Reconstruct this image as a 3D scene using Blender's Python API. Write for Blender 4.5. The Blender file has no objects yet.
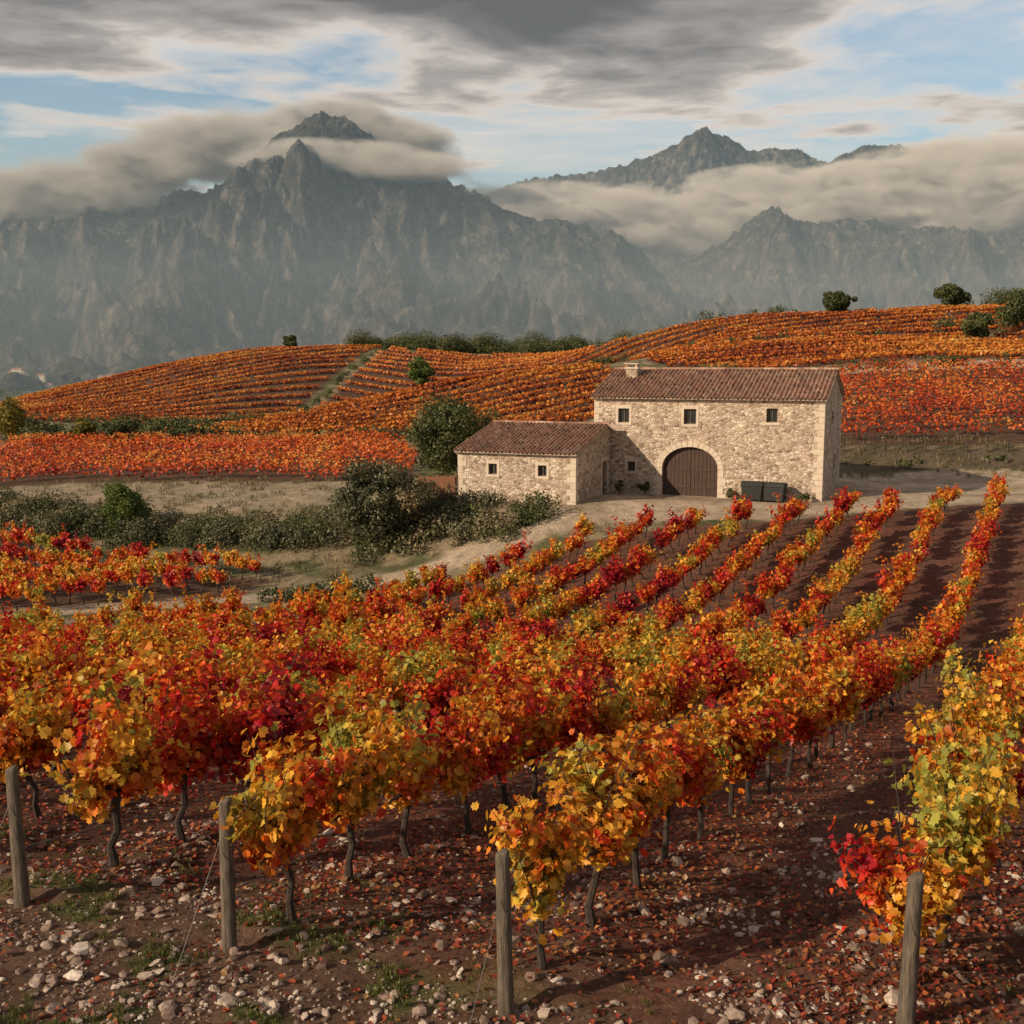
import bpy, math, random, time
import numpy as np
from mathutils import Vector, Matrix
from mathutils.bvhtree import BVHTree
T0=time.time()
scene=bpy.context.scene
col=scene.collection
R=np.random.RandomState(7)
random.seed(7)

# ------------------------------------------------------------------ noise
_perm={}
def pn(x,y,seed=0):
    if seed not in _perm:
        r=np.random.RandomState(seed+11); p=r.permutation(256); _perm[seed]=(np.concatenate([p,p]), r.rand(256)*2*np.pi)
    P,A=_perm[seed]
    xi=np.floor(x).astype(int); yi=np.floor(y).astype(int); fx=x-xi; fy=y-yi
    u=fx*fx*fx*(fx*(fx*6-15)+10); v=fy*fy*fy*(fy*(fy*6-15)+10)
    def g(ix,iy,dx,dy):
        a=A[P[(P[ix&255]+iy)&255]]; return np.cos(a)*dx+np.sin(a)*dy
    n00=g(xi,yi,fx,fy); n10=g(xi+1,yi,fx-1,fy); n01=g(xi,yi+1,fx,fy-1); n11=g(xi+1,yi+1,fx-1,fy-1)
    return ((n00*(1-u)+n10*u)*(1-v)+(n01*(1-u)+n11*u)*v)*1.4
def fbm(x,y,o=4,seed=0,gain=.5):
    s=0;a=1
    for i in range(o): s=s+a*pn(x*2**i+i*17.3,y*2**i-i*9.1,seed+i); a*=gain
    return s
def ridged(x,y,o=5,seed=0,gain=.5):
    s=0;a=1;t=0
    for i in range(o): s=s+a*(1-np.abs(pn(x*2**i+i*13.3,y*2**i-i*7.7,seed+i))*2); t+=a; a*=gain
    return s/t
def sstep(a,b,x):
    t=np.clip((x-a)/(b-a),0,1); return t*t*(3-2*t)

# ------------------------------------------------------------------ terrain
CP=np.array([
(-12,-20,.2),(12,-20,.2),(0,-8,0),(-10,4,-.15),(0,4,-.15),(10,4,-.2),(-6,10,-.25),(0,8,-.3),(5,8,-.35),(12,10,-.6),
(-14,14,-.8),(-6,15,-1.25),(3.5,15,-1.45),(10,15,-1.6),(-10,23,-2.6),(0,23,-2.9),(8,23,-3.0),(18,23,-3.2),
(-22,28,-4.0),(-12,31,-4.4),(4,31,-4.6),(14,33,-4.8),(26,35,-4.8),(-24,40,-5.9),(-12,40,-5.8),(0,40,-5.6),(15,38,-5.2),(28,42,-4.5),
(-30,48,-6.8),(-18,46,-6.2),(-9,47,-6.3),(-3,50,-5.9),(2.3,54,-5.0),(6.5,56,-4.4),(16,57,-3.6),(25,58,-2.9),(40,60,-2.6),(19,46,-4.6),(8,47,-5.3),
(-13,60,-6.9),(-5,60,-6.0),(-20,64,-7.2),(-34,70,-7.3),(-50,75,-7.3),(0,61,-4.4),
(5,71.5,-3.4),(22,76,-3.3),(18.5,66,-3.4),(10,66,-3.4),(3.7,64,-3.4),(-3.4,67,-3.5),(12,80,-3.3),(-4,77,-3.8),(28,68,-3.2),(45,72,-3.2),
(-30,80,-6.3),(-14,74,-5.8),(-48,88,-6.2),(-18,88,-4.9),(-34,92,-5.0),(-6,90,-4.4),(8,100,-2.8),
(27,82,-3.3),(45,82,-3.2),(27,87,-1.8),(45,87,-1.6),(70,86,-1.6),(38,108,1.2),(60,110,1.5),(40,130,3.8),(62,130,4.6),(90,130,5),
(-40,126,-4.1),(-15,128,-3.8),(-70,128,-4.6),(10,135,-1.2),(22,140,1.5),
(-38,160,-3.9),(-19,185,-.4),(-2,185,3.0),(9,188,4.2),(15,165,3.0),(-15,160,-1.8),
(-42,195,-5.5),(-20,218,-5),(-2,220,-2.5),(12,222,0),
(-90,165,-5.6),(-62,200,-6.0),(-110,210,-7.2),
(-66,300,8.6),(-36,300,9.0),(-112,300,.5),(-145,300,-7),(-50,250,1.8),(-90,250,-2.8),
(13,258,6.2),(28,250,11),(43,250,14.2),(72,250,15.8),(96,250,17),(118,250,18),(150,250,18),
(40,200,8.8),(75,200,10.2),(100,195,11.2),(40,160,5.2),(75,155,6.3),(100,150,6.3),(24,205,6.0),
(-33,325,9),(0,325,9.0),(40,325,9.0),(0,290,6.5),(-8,252,1.0),(90,330,12)],float)
def _phi(r2): return .5*r2*np.log(r2+1e-6)
def _tps():
    P=CP[:,:2]/50; n=len(P)
    d2=((P[:,None]-P[None])**2).sum(-1); K=_phi(d2)+np.eye(n)*1e-3
    A=np.zeros((n+3,n+3)); A[:n,:n]=K; A[:n,n]=1; A[:n,n+1:]=P; A[n,:n]=1; A[n+1:,:n]=P.T
    b=np.zeros(n+3); b[:n]=CP[:,2]; return P,np.linalg.solve(A,b)
_P,_W=_tps()
ROW_B=0.52
ROWS=[(4.4,7.4,5.0),(1.6,5.3,7.0),(-1.07,3.04,7.9),(-4.31,-.05,8.2),(-7.22,-2.49,9.1),(-9.87,-4.69,9.96)]
for k in range(1,17): ROWS.append((-9.87-2.55*k, -4.69-2.15*k, 9.96+.85*k))
def hmacro(X,Y):
    X=np.asarray(X,float);Y=np.asarray(Y,float); sh=X.shape
    x=X.ravel();y=Y.ravel(); out=np.empty(x.size)
    for i in range(0,x.size,40000):
        q=np.stack([x[i:i+40000],y[i:i+40000]],1)/50
        q=np.clip(q,[-3.4,-.6],[3.4,7.2])
        d2=((q[:,None]-_P[None])**2).sum(-1)
        out[i:i+40000]=_phi(d2)@_W[:-3]+_W[-3]+q@_W[-2:]
    out=np.clip(out,-9,20)
    far=-26+6*fbm(x/400,y/400,3,5)
    w=sstep(325,470,y)
    w=np.maximum(w,sstep(0,90,np.abs(x)-np.clip(.62*y+25,0,1e9)-25)*sstep(120,200,y))
    out=out*(1-w)+far*w
    return out.reshape(sh)
def hgt(X,Y):
    X=np.asarray(X,float);Y=np.asarray(Y,float)
    z=hmacro(X,Y)
    z=z+.035*fbm(X/1.3,Y/1.3,3,21)*(1-sstep(60,200,Y))+.25*fbm(X/14,Y/14,3,31)*sstep(62,95,Y)*0.8
    z=z+.55*fbm(X/45,Y/45,2,37)*sstep(110,200,Y)
    return z
YB=np.array([(-60,33),(-30,38),(-19,42),(-9,47.5),(-3,52.0),(2.3,55.5),(6.5,57.5),(16,58.5),(25,59.5),(60,60)],float)
def ybound(x): return np.interp(x,YB[:,0],YB[:,1])
def inpoly(px,py,poly):
    poly=np.array(poly,float); c=np.zeros(px.shape,bool); n=len(poly); j=n-1
    for i in range(n):
        xi,yi=poly[i]; xj,yj=poly[j]
        cond=((yi>py)!=(yj>py))&(px<(xj-xi)*(py-yi)/(yj-yi+1e-12)+xi); c^=cond; j=i
    return c
BLK={
'B1':([(-46,93),(-8,90),(-9,104),(-14,126),(-58,127)],(1,.10),2.9),
'B2':([(-48,141),(-14,132),(6,128),(28,148),(14,178),(12,192),(-22,190),(-42,165)],(1,.50),5.0),
'B3':([(-120,236),(-66,196),(-46,204),(-36,303),(-70,304),(-130,300)],(1,.38),6.2),
'B3c':([(-42,206),(-24,226),(-12,250),(-30,303),(-32,303)],(1,-.35),6.0),
'B3b':([(-20,232),(8,236),(20,256),(14,300),(-26,302)],(1,-.2),6.0),
'B4':([(24.5,88),(60,87),(85,130),(34,130),(26,110)],(1,.08),3.0),
'B5':([(30,150),(110,138),(117,186),(28,198),(22,180)],(1,.12),5.2),
'B5b':([(26,203),(117,192),(135,250),(40,251),(14,250),(15,225)],(1,.22),6.0),
'B6':([(-16.8,54.5),(-12.8,59.5),(-21,64),(-35,74.5),(-52,84),(-52,50),(-27,49)],(-1,.6),2.9)}
def segdist(X,Y,pts):
    d=np.full(X.shape,1e9)
    for (a,b),(c,e) in zip(pts[:-1],pts[1:]):
        L=(c-a)**2+(e-b)**2; t=np.clip(((X-a)*(c-a)+(Y-b)*(e-b))/L,0,1)
        d=np.minimum(d,np.hypot(X-a-t*(c-a),Y-b-t*(e-b)))
    return d
TRACK=[(-26,50.5),(-14,54.5),(-7,57),(-1,59.5),(4,61.5),(12,62.5),(22,62.5),(34,64),(60,70)]

# ------------------------------------------------------------------ node helpers
class NT:
    def __init__(s,tree): s.t=tree; s.t.nodes.clear()
    def n(s,typ,ins=None,**kw):
        nd=s.t.nodes.new(typ)
        for k,v in kw.items(): setattr(nd,k,v)
        for k,v in (ins or {}).items():
            if isinstance(v,bpy.types.NodeSocket): s.t.links.new(v,nd.inputs[k])
            else: nd.inputs[k].default_value=v
        return nd
    def ramp(s,fac,stops,interp='LINEAR'):
        nd=s.t.nodes.new('ShaderNodeValToRGB'); cr=nd.color_ramp; cr.interpolation=interp
        while len(cr.elements)<len(stops): cr.elements.new(.5)
        for e,(p,c) in zip(cr.elements,stops): e.position=p; e.color=(*c,1) if len(c)==3 else c
        s.t.links.new(fac,nd.inputs[0]); return nd.outputs[0]
    def math(s,op,a,b=0.0,clamp=False):
        return s.n('ShaderNodeMath',{0:a,1:b},operation=op,use_clamp=clamp).outputs[0]
    def mix(s,f,a,b,mode='MIX'):
        nd=s.t.nodes.new('ShaderNodeMix'); nd.data_type='RGBA'; nd.blend_type=mode
        for i,v in ((0,f),(6,a),(7,b)):
            if isinstance(v,bpy.types.NodeSocket): s.t.links.new(v,nd.inputs[i])
            else: nd.inputs[i].default_value=(v if i==0 else ((*v,1) if len(v)==3 else v))
        return nd.outputs[2]
    def noise(s,vec,scale,detail=4,rough=.55):
        return s.n('ShaderNodeTexNoise',{'Vector':vec,'Scale':scale,'Detail':detail,'Roughness':rough}).outputs[0]
def newmat(name):
    m=bpy.data.materials.new(name); m.use_nodes=True; return m,NT(m.node_tree)
def finish(nt,bsdf,disp=None):
    o=nt.n('ShaderNodeOutputMaterial'); nt.t.links.new(bsdf,o.inputs[0])
def gray(v): return (v,v,v)
def leafmat(name,stops,reg=.35,w_reg=1.5,w_r=.5,trans=.35,off=0.0,dk=.55,objr=0.0):
    m,t=newmat(name)
    pos=t.n('ShaderNodeNewGeometry').outputs['Position']
    a=t.n('ShaderNodeAttribute',attribute_name='rnd').outputs['Fac']
    n1=t.noise(pos,reg,2); n2=t.noise(pos,reg*4,2)
    f=t.math('MULTIPLY_ADD',t.math('SUBTRACT',n1,.5),w_reg)
    f.node.inputs[2].default_value=.5+off
    f=t.math('ADD',f,t.math('MULTIPLY',t.math('SUBTRACT',n2,.5),w_reg*.6))
    if objr:
        f=t.math('ADD',f,t.math('MULTIPLY',t.math('SUBTRACT',t.n('ShaderNodeObjectInfo').outputs['Random'],.5),objr))
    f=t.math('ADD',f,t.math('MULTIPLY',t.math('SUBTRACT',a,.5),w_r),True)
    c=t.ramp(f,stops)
    w=t.n('ShaderNodeTexWhiteNoise',{'W':a},noise_dimensions='1D').outputs['Value']
    c=t.mix(1.0,c,t.ramp(w,[(0,gray(dk)),(1,gray(1.15))]),'MULTIPLY')
    d=t.n('ShaderNodeBsdfDiffuse',{'Color':c}).outputs[0]
    tr=t.n('ShaderNodeBsdfTranslucent',{'Color':c}).outputs[0]
    mx=t.n('ShaderNodeMixShader',{0:trans,1:d,2:tr}).outputs[0]
    g=t.n('ShaderNodeBsdfGlossy',{'Color':(.8,.8,.8,1),'Roughness':.45}).outputs[0]
    finish(t,t.n('ShaderNodeMixShader',{0:.025,1:mx,2:g}).outputs[0]); return m
def simplemat(name,c1,c2,scale=8,rough=.85,bump=.3,bscale=None,coord='Object',stretch=None):
    m,t=newmat(name); v=t.n('ShaderNodeTexCoord').outputs[coord]
    if stretch: v=t.n('ShaderNodeMapping',{'Vector':v,'Scale':stretch}).outputs[0]
    n=t.noise(v,scale,6,.6); c=t.ramp(n,[(.3,c1),(.7,c2)])
    b=t.n('ShaderNodeBump',{'Height':t.noise(v,bscale or scale*3,5,.65),'Strength':bump,'Distance':.02}).outputs[0]
    finish(t,t.n('ShaderNodeBsdfPrincipled',{'Base Color':c,'Roughness':rough,'Normal':b}).outputs[0]); return m

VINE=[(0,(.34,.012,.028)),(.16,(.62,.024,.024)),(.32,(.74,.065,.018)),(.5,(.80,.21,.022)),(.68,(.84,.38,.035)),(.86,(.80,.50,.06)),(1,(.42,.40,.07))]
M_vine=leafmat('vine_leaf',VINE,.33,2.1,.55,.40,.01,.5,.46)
FAR=[(0,(.10,.022,.014)),(.22,(.30,.055,.018)),(.45,(.54,.14,.026)),(.72,(.66,.25,.042)),(1,(.60,.35,.08))]
M_vinef=leafmat('vine_leaf_far',FAR,.045,1.1,.8,.28,.0,.85)
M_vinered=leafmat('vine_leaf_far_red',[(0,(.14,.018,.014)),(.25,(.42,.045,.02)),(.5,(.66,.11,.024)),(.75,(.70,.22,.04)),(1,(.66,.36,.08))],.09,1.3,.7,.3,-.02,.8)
M_green=leafmat('shrub_leaf',[(0,(.030,.040,.014)),(.5,(.085,.10,.034)),(.8,(.15,.155,.052)),(1,(.21,.19,.07))],.3,1.3,.6,.25)
M_sage=leafmat('scrub_leaf',[(0,(.045,.052,.026)),(.4,(.11,.112,.055)),(.7,(.18,.16,.085)),(1,(.29,.22,.12))],.22,1.9,.6,.2)
M_bright=leafmat('bright_shrub_leaf',[(0,(.05,.085,.018)),(.5,(.12,.17,.034)),(1,(.22,.23,.05))],.4,1.3,.6,.3)
M_yellow=leafmat('yellowing_leaf',[(0,(.08,.07,.015)),(.5,(.24,.19,.03)),(1,(.38,.27,.045))],.3,1.3,.6,.3)
M_grass=leafmat('grass_blade',[(0,(.06,.08,.018)),(.5,(.14,.16,.035)),(1,(.27,.23,.10))],.6,1.3,.7,.3)
M_bark=simplemat('vine_bark',(.022,.014,.010),(.065,.045,.034),14,.95,.8,40)
M_trunk=simplemat('tree_bark',(.04,.03,.022),(.11,.085,.06),6,.95,.6,20)
M_post=simplemat('weathered_wood',(.045,.034,.024),(.20,.15,.11),10,.9,.9,22,stretch=(4,4,.5))
M_wire=simplemat('wire_metal',(.05,.045,.04),(.10,.09,.085),30,.5,.1)

# ------------------------------------------------------------------ mesh helpers
class MB:
    def __init__(s): s.v=[];s.f=[];s.m=[];s.r=[];s.n=0
    def add(s,verts,faces,mat=0,rnd=.5):
        verts=np.asarray(verts,float).reshape(-1,3); s.v.append(verts)
        o=s.n; s.f+= [tuple(i+o for i in f) for f in faces]; s.m+=[mat]*len(faces)
        s.r+= list(rnd) if hasattr(rnd,'__len__') else [rnd]*len(faces); s.n+=len(verts)
    def inst(s,tv,tf,pos,basis,size,mat=0,rnd=None):
        n=len(pos); k=len(tv); size=np.asarray(size,float)
        if size.ndim==1: size=size[:,None]
        loc=tv[None]*size[:,None,:]
        w=np.einsum('nij,nkj->nki',basis,loc)+pos[:,None]
        s.v.append(w.reshape(-1,3)); o=s.n
        for i in range(n):
            b=o+i*k
            for f in tf: s.f.append(tuple(b+q for q in f))
        s.m+=[mat]*(n*len(tf)); rr=rnd if rnd is not None else R.rand(n)
        s.r+=list(np.repeat(rr,len(tf))); s.n+=n*k
    def mesh(s,name,mats,smooth=False):
        me=bpy.data.meshes.new(name); me.from_pydata(np.concatenate(s.v).tolist(),[],s.f)
        me.polygons.foreach_set('material_index',s.m)
        a=me.attributes.new('rnd','FLOAT','FACE'); a.data.foreach_set('value',np.array(s.r,dtype=np.float32))
        if smooth: me.polygons.foreach_set('use_smooth',[True]*len(s.f))
        for m in mats: me.materials.append(m)
        me.update(); return me
    def obj(s,name,mats,smooth=False,parent=None,loc=None):
        ob=bpy.data.objects.new(name,s.mesh(name,mats,smooth)); col.objects.link(ob)
        if parent: ob.parent=parent
        if loc: ob.location=loc
        return ob
def basis_from(nrm,r=R):
    nrm=nrm/np.linalg.norm(nrm,axis=1,keepdims=True)
    a=r.normal(size=nrm.shape); t=a-(a*nrm).sum(1,keepdims=True)*nrm; t/=np.linalg.norm(t,axis=1,keepdims=True)
    b=np.cross(nrm,t); return np.stack([t,b,nrm],2)
half=[(0,-.32),(.24,-.50),(.36,-.28),(.60,-.14),(.48,.08),(.48,.36),(.22,.32),(0,.62)]
LV=[];
for sx in (1,-1):
    for x,y in half: LV.append((x*sx,y,.28*abs(x)-.18*y*y))
LEAF_D=(np.array(LV),[tuple(range(8)),tuple(range(15,7,-1))])
LEAF_S=(np.array([(0,-.5,0),(.46,.02,.12),(0,.6,-.05),(-.46,.02,.12)]),[(0,1,2),(0,2,3)])
QUAD=(np.array([(-.5,-.4,0),(.5,-.45,.05),(.4,.5,0),(-.45,.42,.08)]),[(0,1,2,3)])
def tube(mb,pts,rad,seg=6,mat=1):
    pts=[Vector(p) for p in pts]; vs=[];fs=[]
    for i,p in enumerate(pts):
        d=(pts[min(i+1,len(pts)-1)]-pts[max(i-1,0)]).normalized()
        a=d.cross(Vector((0.13,1,.2))).normalized(); b=d.cross(a)
        for j in range(seg):
            t=2*math.pi*j/seg; vs.append(p+(a*math.cos(t)+b*math.sin(t))*rad[i])
    for i in range(len(pts)-1):
        for j in range(seg):
            k=(j+1)%seg; fs.append((i*seg+j,i*seg+k,(i+1)*seg+k,(i+1)*seg+j))
    fs.append(tuple(range(seg))[::-1]); fs.append(tuple((len(pts)-1)*seg+j for j in range(seg)))
    mb.add([tuple(v) for v in vs],fs,mat)

# ------------------------------------------------------------------ vines
def vine_mesh(name,nleaf,size,leaf,seed,canes=True,tall=1.0):
    r=np.random.RandomState(seed); mb=MB()
    p=[(0,0,-.12)];x=y=0
    for i in range(1,6):
        x+=r.normal()*.04;y+=r.normal()*.03; p.append((x,y,.165*i-.05))
    tube(mb,p,[.055,.048,.036,.034,.036,.045],7)
    hx,hy,hz=p[-1]
    for s in (-1,1):
        q=[(hx,hy,hz-.02)]
        for i in range(1,5): q.append((hx+s*.10*i,hy+r.normal()*.02,hz+.06+r.normal()*.02))
        tube(mb,q,[.034,.028,.022,.018,.012],6)
    ns=18; curves=[]
    for i in range(ns):
        bx=hx+r.uniform(-.36,.36); b=np.array([bx,hy,hz+.05])
        lean=r.normal()*.28; d=np.array([r.normal()*.26,lean,1.0]); d/=np.linalg.norm(d)
        L=r.uniform(.40,1.05)*tall
        if r.rand()<.18: L*=1.28
        sag=r.uniform(.05,.55)
        t=np.linspace(0,1,8)[:,None]; c=b+d*L*t+np.array([0,np.sign(lean)*.24,-.5])*sag*t**2
        curves.append(c)
        if canes: tube(mb,[tuple(q) for q in c[::2]]+[tuple(c[-1])],[.008,.007,.006,.005,.003],4)
    curves=np.array(curves)
    w=r.rand(ns)**1.6+.14; w/=w.sum()
    idx=r.choice(ns,nleaf,p=w); t=r.rand(nleaf)**.85*7; i0=np.clip(t.astype(int),0,6); f=(t-i0)[:,None]
    pos=curves[idx,i0]*(1-f)+curves[idx,i0+1]*f
    off=r.normal(size=(nleaf,3))*np.array([.08,.085,.065]); pos=pos+off
    pos[:,2]-=np.abs(r.normal(size=nleaf))*.10
    pos[:,2]=np.maximum(pos[:,2],.56+r.rand(nleaf)*.28)
    c=np.array([hx,hy,hz+.4])
    nr=(pos-c)*np.array([.6,1.6,.8])+r.normal(size=(nleaf,3))*.48+np.array([0,0,.3])
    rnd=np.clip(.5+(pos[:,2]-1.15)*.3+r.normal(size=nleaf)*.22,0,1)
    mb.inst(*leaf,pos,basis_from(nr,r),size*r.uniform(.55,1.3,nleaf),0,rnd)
    return mb.mesh(name,[M_vine,M_bark])
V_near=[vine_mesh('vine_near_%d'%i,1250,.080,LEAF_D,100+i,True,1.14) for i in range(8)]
V_mid=[vine_mesh('vine_mid_%d'%i,860,.105,LEAF_S,200+i,False,1.06) for i in range(6)]
V_far=[vine_mesh('vine_far_%d'%i,430,.15,LEAF_S,300+i,False) for i in range(5)]
rowang=math.atan2(1,ROW_B); dl=math.hypot(1,ROW_B)
def place_row(xs,ys,ang,meshes_by_y,name='grapevine_row'):
    if len(xs)==0: return None
    e=bpy.data.objects.new(name,None); col.objects.link(e)
    zs=hgt(np.array(xs),np.array(ys))
    for i,(x,y,z) in enumerate(zip(xs,ys,zs)):
        if R.rand()<.03 and y>14: continue
        m=meshes_by_y(y); m=m[R.randint(len(m))]
        o=bpy.data.objects.new('vine_%03d'%i,m); col.objects.link(o); o.parent=e
        o.location=(x,y,z); o.rotation_euler=(R.normal()*.06,R.normal()*.06,ang+(math.pi if R.rand()<.5 else 0)+R.normal()*.15)
        s=R.uniform(.82,1.12) if y>12 else R.uniform(.95,1.1); o.scale=(s*1.05,s*R.uniform(.9,1.1),s*R.uniform(.88,1.10))
    return e
pick=lambda y: V_near if y<17 else (V_mid if y<34 else V_far)
nv=0; row_ends=[]
for ri,(a,x0,y0) in enumerate(ROWS):
    xs=[];ys=[]; y=y0+(.58 if ri<5 else .9 if ri==5 else 2.0); row_ends.append((x0,y0,a))
    while True:
        x=a+ROW_B*y
        if y>ybound(x): break
        if -.56*y-4<x<.56*y+5: xs.append(x+R.normal()*.05); ys.append(y+R.normal()*.05)
        y+=1.12/dl
    nv+=len(xs); place_row(xs,ys,rowang,pick)
poly,dr,sp=BLK['B6']; d=np.array(dr)/np.hypot(*dr); nn=np.array([d[1],-d[0]])
if nn[1]<0: nn=-nn
o0=np.array([-13.2,59.]); 
for k in range(-8,8):
    ts=np.arange(-10,50,1.1); px=o0[0]+d[0]*ts+nn[0]*k*sp; py=o0[1]+d[1]*ts+nn[1]*k*sp
    ok=inpoly(px,py,poly)&(py>ybound(px)+4.2)&(px>-.56*py-4)
    nv+=ok.sum(); place_row(list(px[ok]),list(py[ok]),math.atan2(d[1],d[0]),lambda y:V_far)
print('vines',nv,time.time()-T0)

def far_block(key):
    poly,dr,sp=BLK[key]; P=np.array(poly); d=np.array(dr)/np.hypot(*dr); n=np.array([-d[1],d[0]]); c=P.mean(0)
    ext=np.abs(P-c).sum(1).max(); ks=np.arange(-ext,ext,sp)
    dist=c[1]; nearb=dist<125; per=34 if nearb else 26; size=.21 if nearb else .36
    N=int(2*ext*per); X=[];Y=[]
    for k in ks:
        t=R.uniform(-ext,ext,N); wob=.0009*t*t*(1.6 if key[:2] in('B2','B5','B3') else .3)
        X.append(c[0]+d[0]*t+n[0]*(k+wob)); Y.append(c[1]+d[1]*t+n[1]*(k+wob)); 
    X=np.concatenate(X);Y=np.concatenate(Y)
    ok=inpoly(X+fbm(X/9,Y/9,2,3)*1.2,Y,poly)&(X>-.56*Y-8)&(X<.56*Y+14)&(pn(X/2.2,Y/2.2,55)>-.62)
    X=X[ok];Y=Y[ok]; m=len(X)
    if m>120000:
        s=R.choice(m,120000,replace=False); X=X[s];Y=Y[s];m=120000
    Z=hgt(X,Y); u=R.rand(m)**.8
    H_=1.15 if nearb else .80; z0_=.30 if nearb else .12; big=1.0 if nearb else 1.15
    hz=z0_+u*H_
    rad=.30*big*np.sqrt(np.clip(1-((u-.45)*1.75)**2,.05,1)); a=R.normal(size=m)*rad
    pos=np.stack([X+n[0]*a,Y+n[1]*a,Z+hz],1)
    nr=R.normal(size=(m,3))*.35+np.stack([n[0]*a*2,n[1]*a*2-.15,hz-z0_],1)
    mb=MB(); mb.inst(*QUAD,pos,basis_from(nr),size*R.uniform(.6,1.2,m),0,np.clip((.0 if nearb else -.1)+.85*u+R.normal(size=m)*(.14 if nearb else .08),0,1))  # tone painted dark low and light on top, shading the rows into stripes
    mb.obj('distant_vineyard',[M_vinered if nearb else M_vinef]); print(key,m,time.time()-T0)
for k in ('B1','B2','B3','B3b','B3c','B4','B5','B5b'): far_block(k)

# ------------------------------------------------------------------ ground mesh
ys=[-30.0]
while ys[-1]<7500:
    y=ys[-1]; ys.append(y+ (1.5 if y<2 else .11 if y<14 else max(.11,.0075*(y-14)+.11) if y<330 else .02*y))
ys=np.array(ys); nt_=560; ts=np.linspace(-1.25,1.25,nt_)
YY,TT=np.meshgrid(ys,ts,indexing='ij'); XX=TT*(np.maximum(YY,0)+16)
ZZ=hgt(XX,YY)
ph=(XX-ROW_B*YY); fld=(YY<ybound(XX))&(YY>8.5-.35*XX)
dmin=np.full(XX.shape,9.)
for a,_,_ in ROWS: dmin=np.minimum(dmin,np.abs(ph-a)*.887)
ZZ+=np.where(fld,.10*np.exp(-(dmin/.45)**2)-.03*np.exp(-((dmin-1.15)/.25)**2),0)
near=1-sstep(14,30,YY)
ZZ+=near*(.022*fbm(XX/.28,YY/.28,3,41)+.02*np.clip(fbm(XX/.5,YY/.5,2,47),0,1))
ZZ-=.012
ny,nx=XX.shape
idx=np.arange(ny*nx).reshape(ny,nx)
F=np.stack([idx[:-1,:-1],idx[:-1,1:],idx[1:,1:],idx[1:,:-1]],-1).reshape(-1,4)
me=bpy.data.meshes.new('ground'); me.vertices.add(ny*nx); me.vertices.foreach_set('co',np.stack([XX,YY,ZZ],-1).ravel())
me.loops.add(F.size); me.loops.foreach_set('vertex_index',F.ravel()); me.polygons.add(len(F))
me.polygons.foreach_set('loop_start',np.arange(0,F.size,4)); me.polygons.foreach_set('loop_total',np.full(len(F),4)); 
me.update(calc_edges=True); me.validate(); me.polygons.foreach_set('use_smooth',np.ones(len(me.polygons),bool))
n1=fbm(XX/3,YY/3,4,61)*.5+.5; n2=fbm(XX/11,YY/11,4,71)*.5+.5
def C(*c): return np.array(c,float)
soil=C(.125,.060,.040); base=np.ones(XX.shape+(1,))*C(.10,.085,.045)
grass=C(.085,.09,.038); dry=C(.24,.185,.115); sand=C(.44,.34,.245)
m=sstep(.35,.65,n1)[...,None]; base=grass*m+dry*(1-m)
def put(base,mask,colr): mask=np.clip(mask,0,1)[...,None]; return base*(1-mask)+colr*mask
base=put(base,(YY<ybound(XX)+1.0),soil*(.75+.5*n2[...,None]))
fg=(1-sstep(-.8,1.2,YY-(9.3-.35*XX)+fbm(XX/1.2,YY/1.2,3,9)))
base=put(base,fg*.7,C(.17,.10,.068))
base=put(base,fg*sstep(.05,.4,fbm(XX/.9+3,YY/.9,3,19))*sstep(1.5,-1.5,XX)*.8,C(.095,.105,.032))
litter=fld*np.exp(-((dmin-.75)/.7)**2)
base=put(base,litter*.4*sstep(.3,.7,n1),C(.19,.05,.03))
for k,(poly,dr,sp) in BLK.items(): base=put(base,inpoly(XX,YY,poly)*.9,C(.085,.042,.026)*(.8+.4*n2[...,None]))
tr=segdist(XX,YY,TRACK)+fbm(XX/2,YY/2,3,81)*.6
base=put(base,(1-sstep(1.0,2.2,tr))*.9,sand*(.75+.4*n1[...,None]))
yard=inpoly(XX+fbm(XX/3,YY/3,2,4),YY+fbm(XX/3,YY/3,2,8),[(-4,66),(2.5,61),(14,60),(30,61.5),(48,64),(60,80),(26,82),(24,86),(0,86),(-8,76)])
base=put(base,yard*(.6+.4*(n1>.4)),sand*(.7+.45*n1[...,None]))
base=put(base,inpoly(XX,YY+fbm(XX/4,YY/4,2,4),[(-60,83),(-10,79),(-6,90),(-60,93)])*.6,sand*.8)
base=put(base,inpoly(XX,YY+fbm(XX/4,YY/4,2,4),[(34,131),(95,131),(100,142),(40,141)])*.85,sand*1.1)
base=put(base,inpoly(XX,YY+fbm(XX/6,YY/6,2,4)*2,[(-100,135),(-52,133),(-62,172),(-110,176)])*.8,C(.17,.095,.06))
base=put(base,inpoly(XX,YY,[(24,82.3),(80,82.3),(80,87.4),(24,87.4)])*.8,C(.09,.065,.042))
base=put(base,sstep(330,450,YY),C(.065,.072,.036)*(.6+.9*n2[...,None]))
ca=me.color_attributes.new('gcol','FLOAT_COLOR','POINT'); ca.data.foreach_set('color',np.concatenate([base,np.ones(base.shape[:2]+(1,))],-1).astype(np.float32).ravel())
m,t=newmat('soil_ground')
pos=t.n('ShaderNodeNewGeometry').outputs['Position']
c=t.n('ShaderNodeAttribute',attribute_name='gcol').outputs['Color']
c=t.mix(1.0,c,t.ramp(t.noise(pos,1.6,8,.7),[(.25,gray(.5)),(.75,gray(1.5))]),'MULTIPLY')
c=t.mix(1.0,c,t.ramp(t.noise(pos,18,6,.7),[(.3,gray(.5)),(.7,gray(1.5))]),'MULTIPLY')
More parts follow.
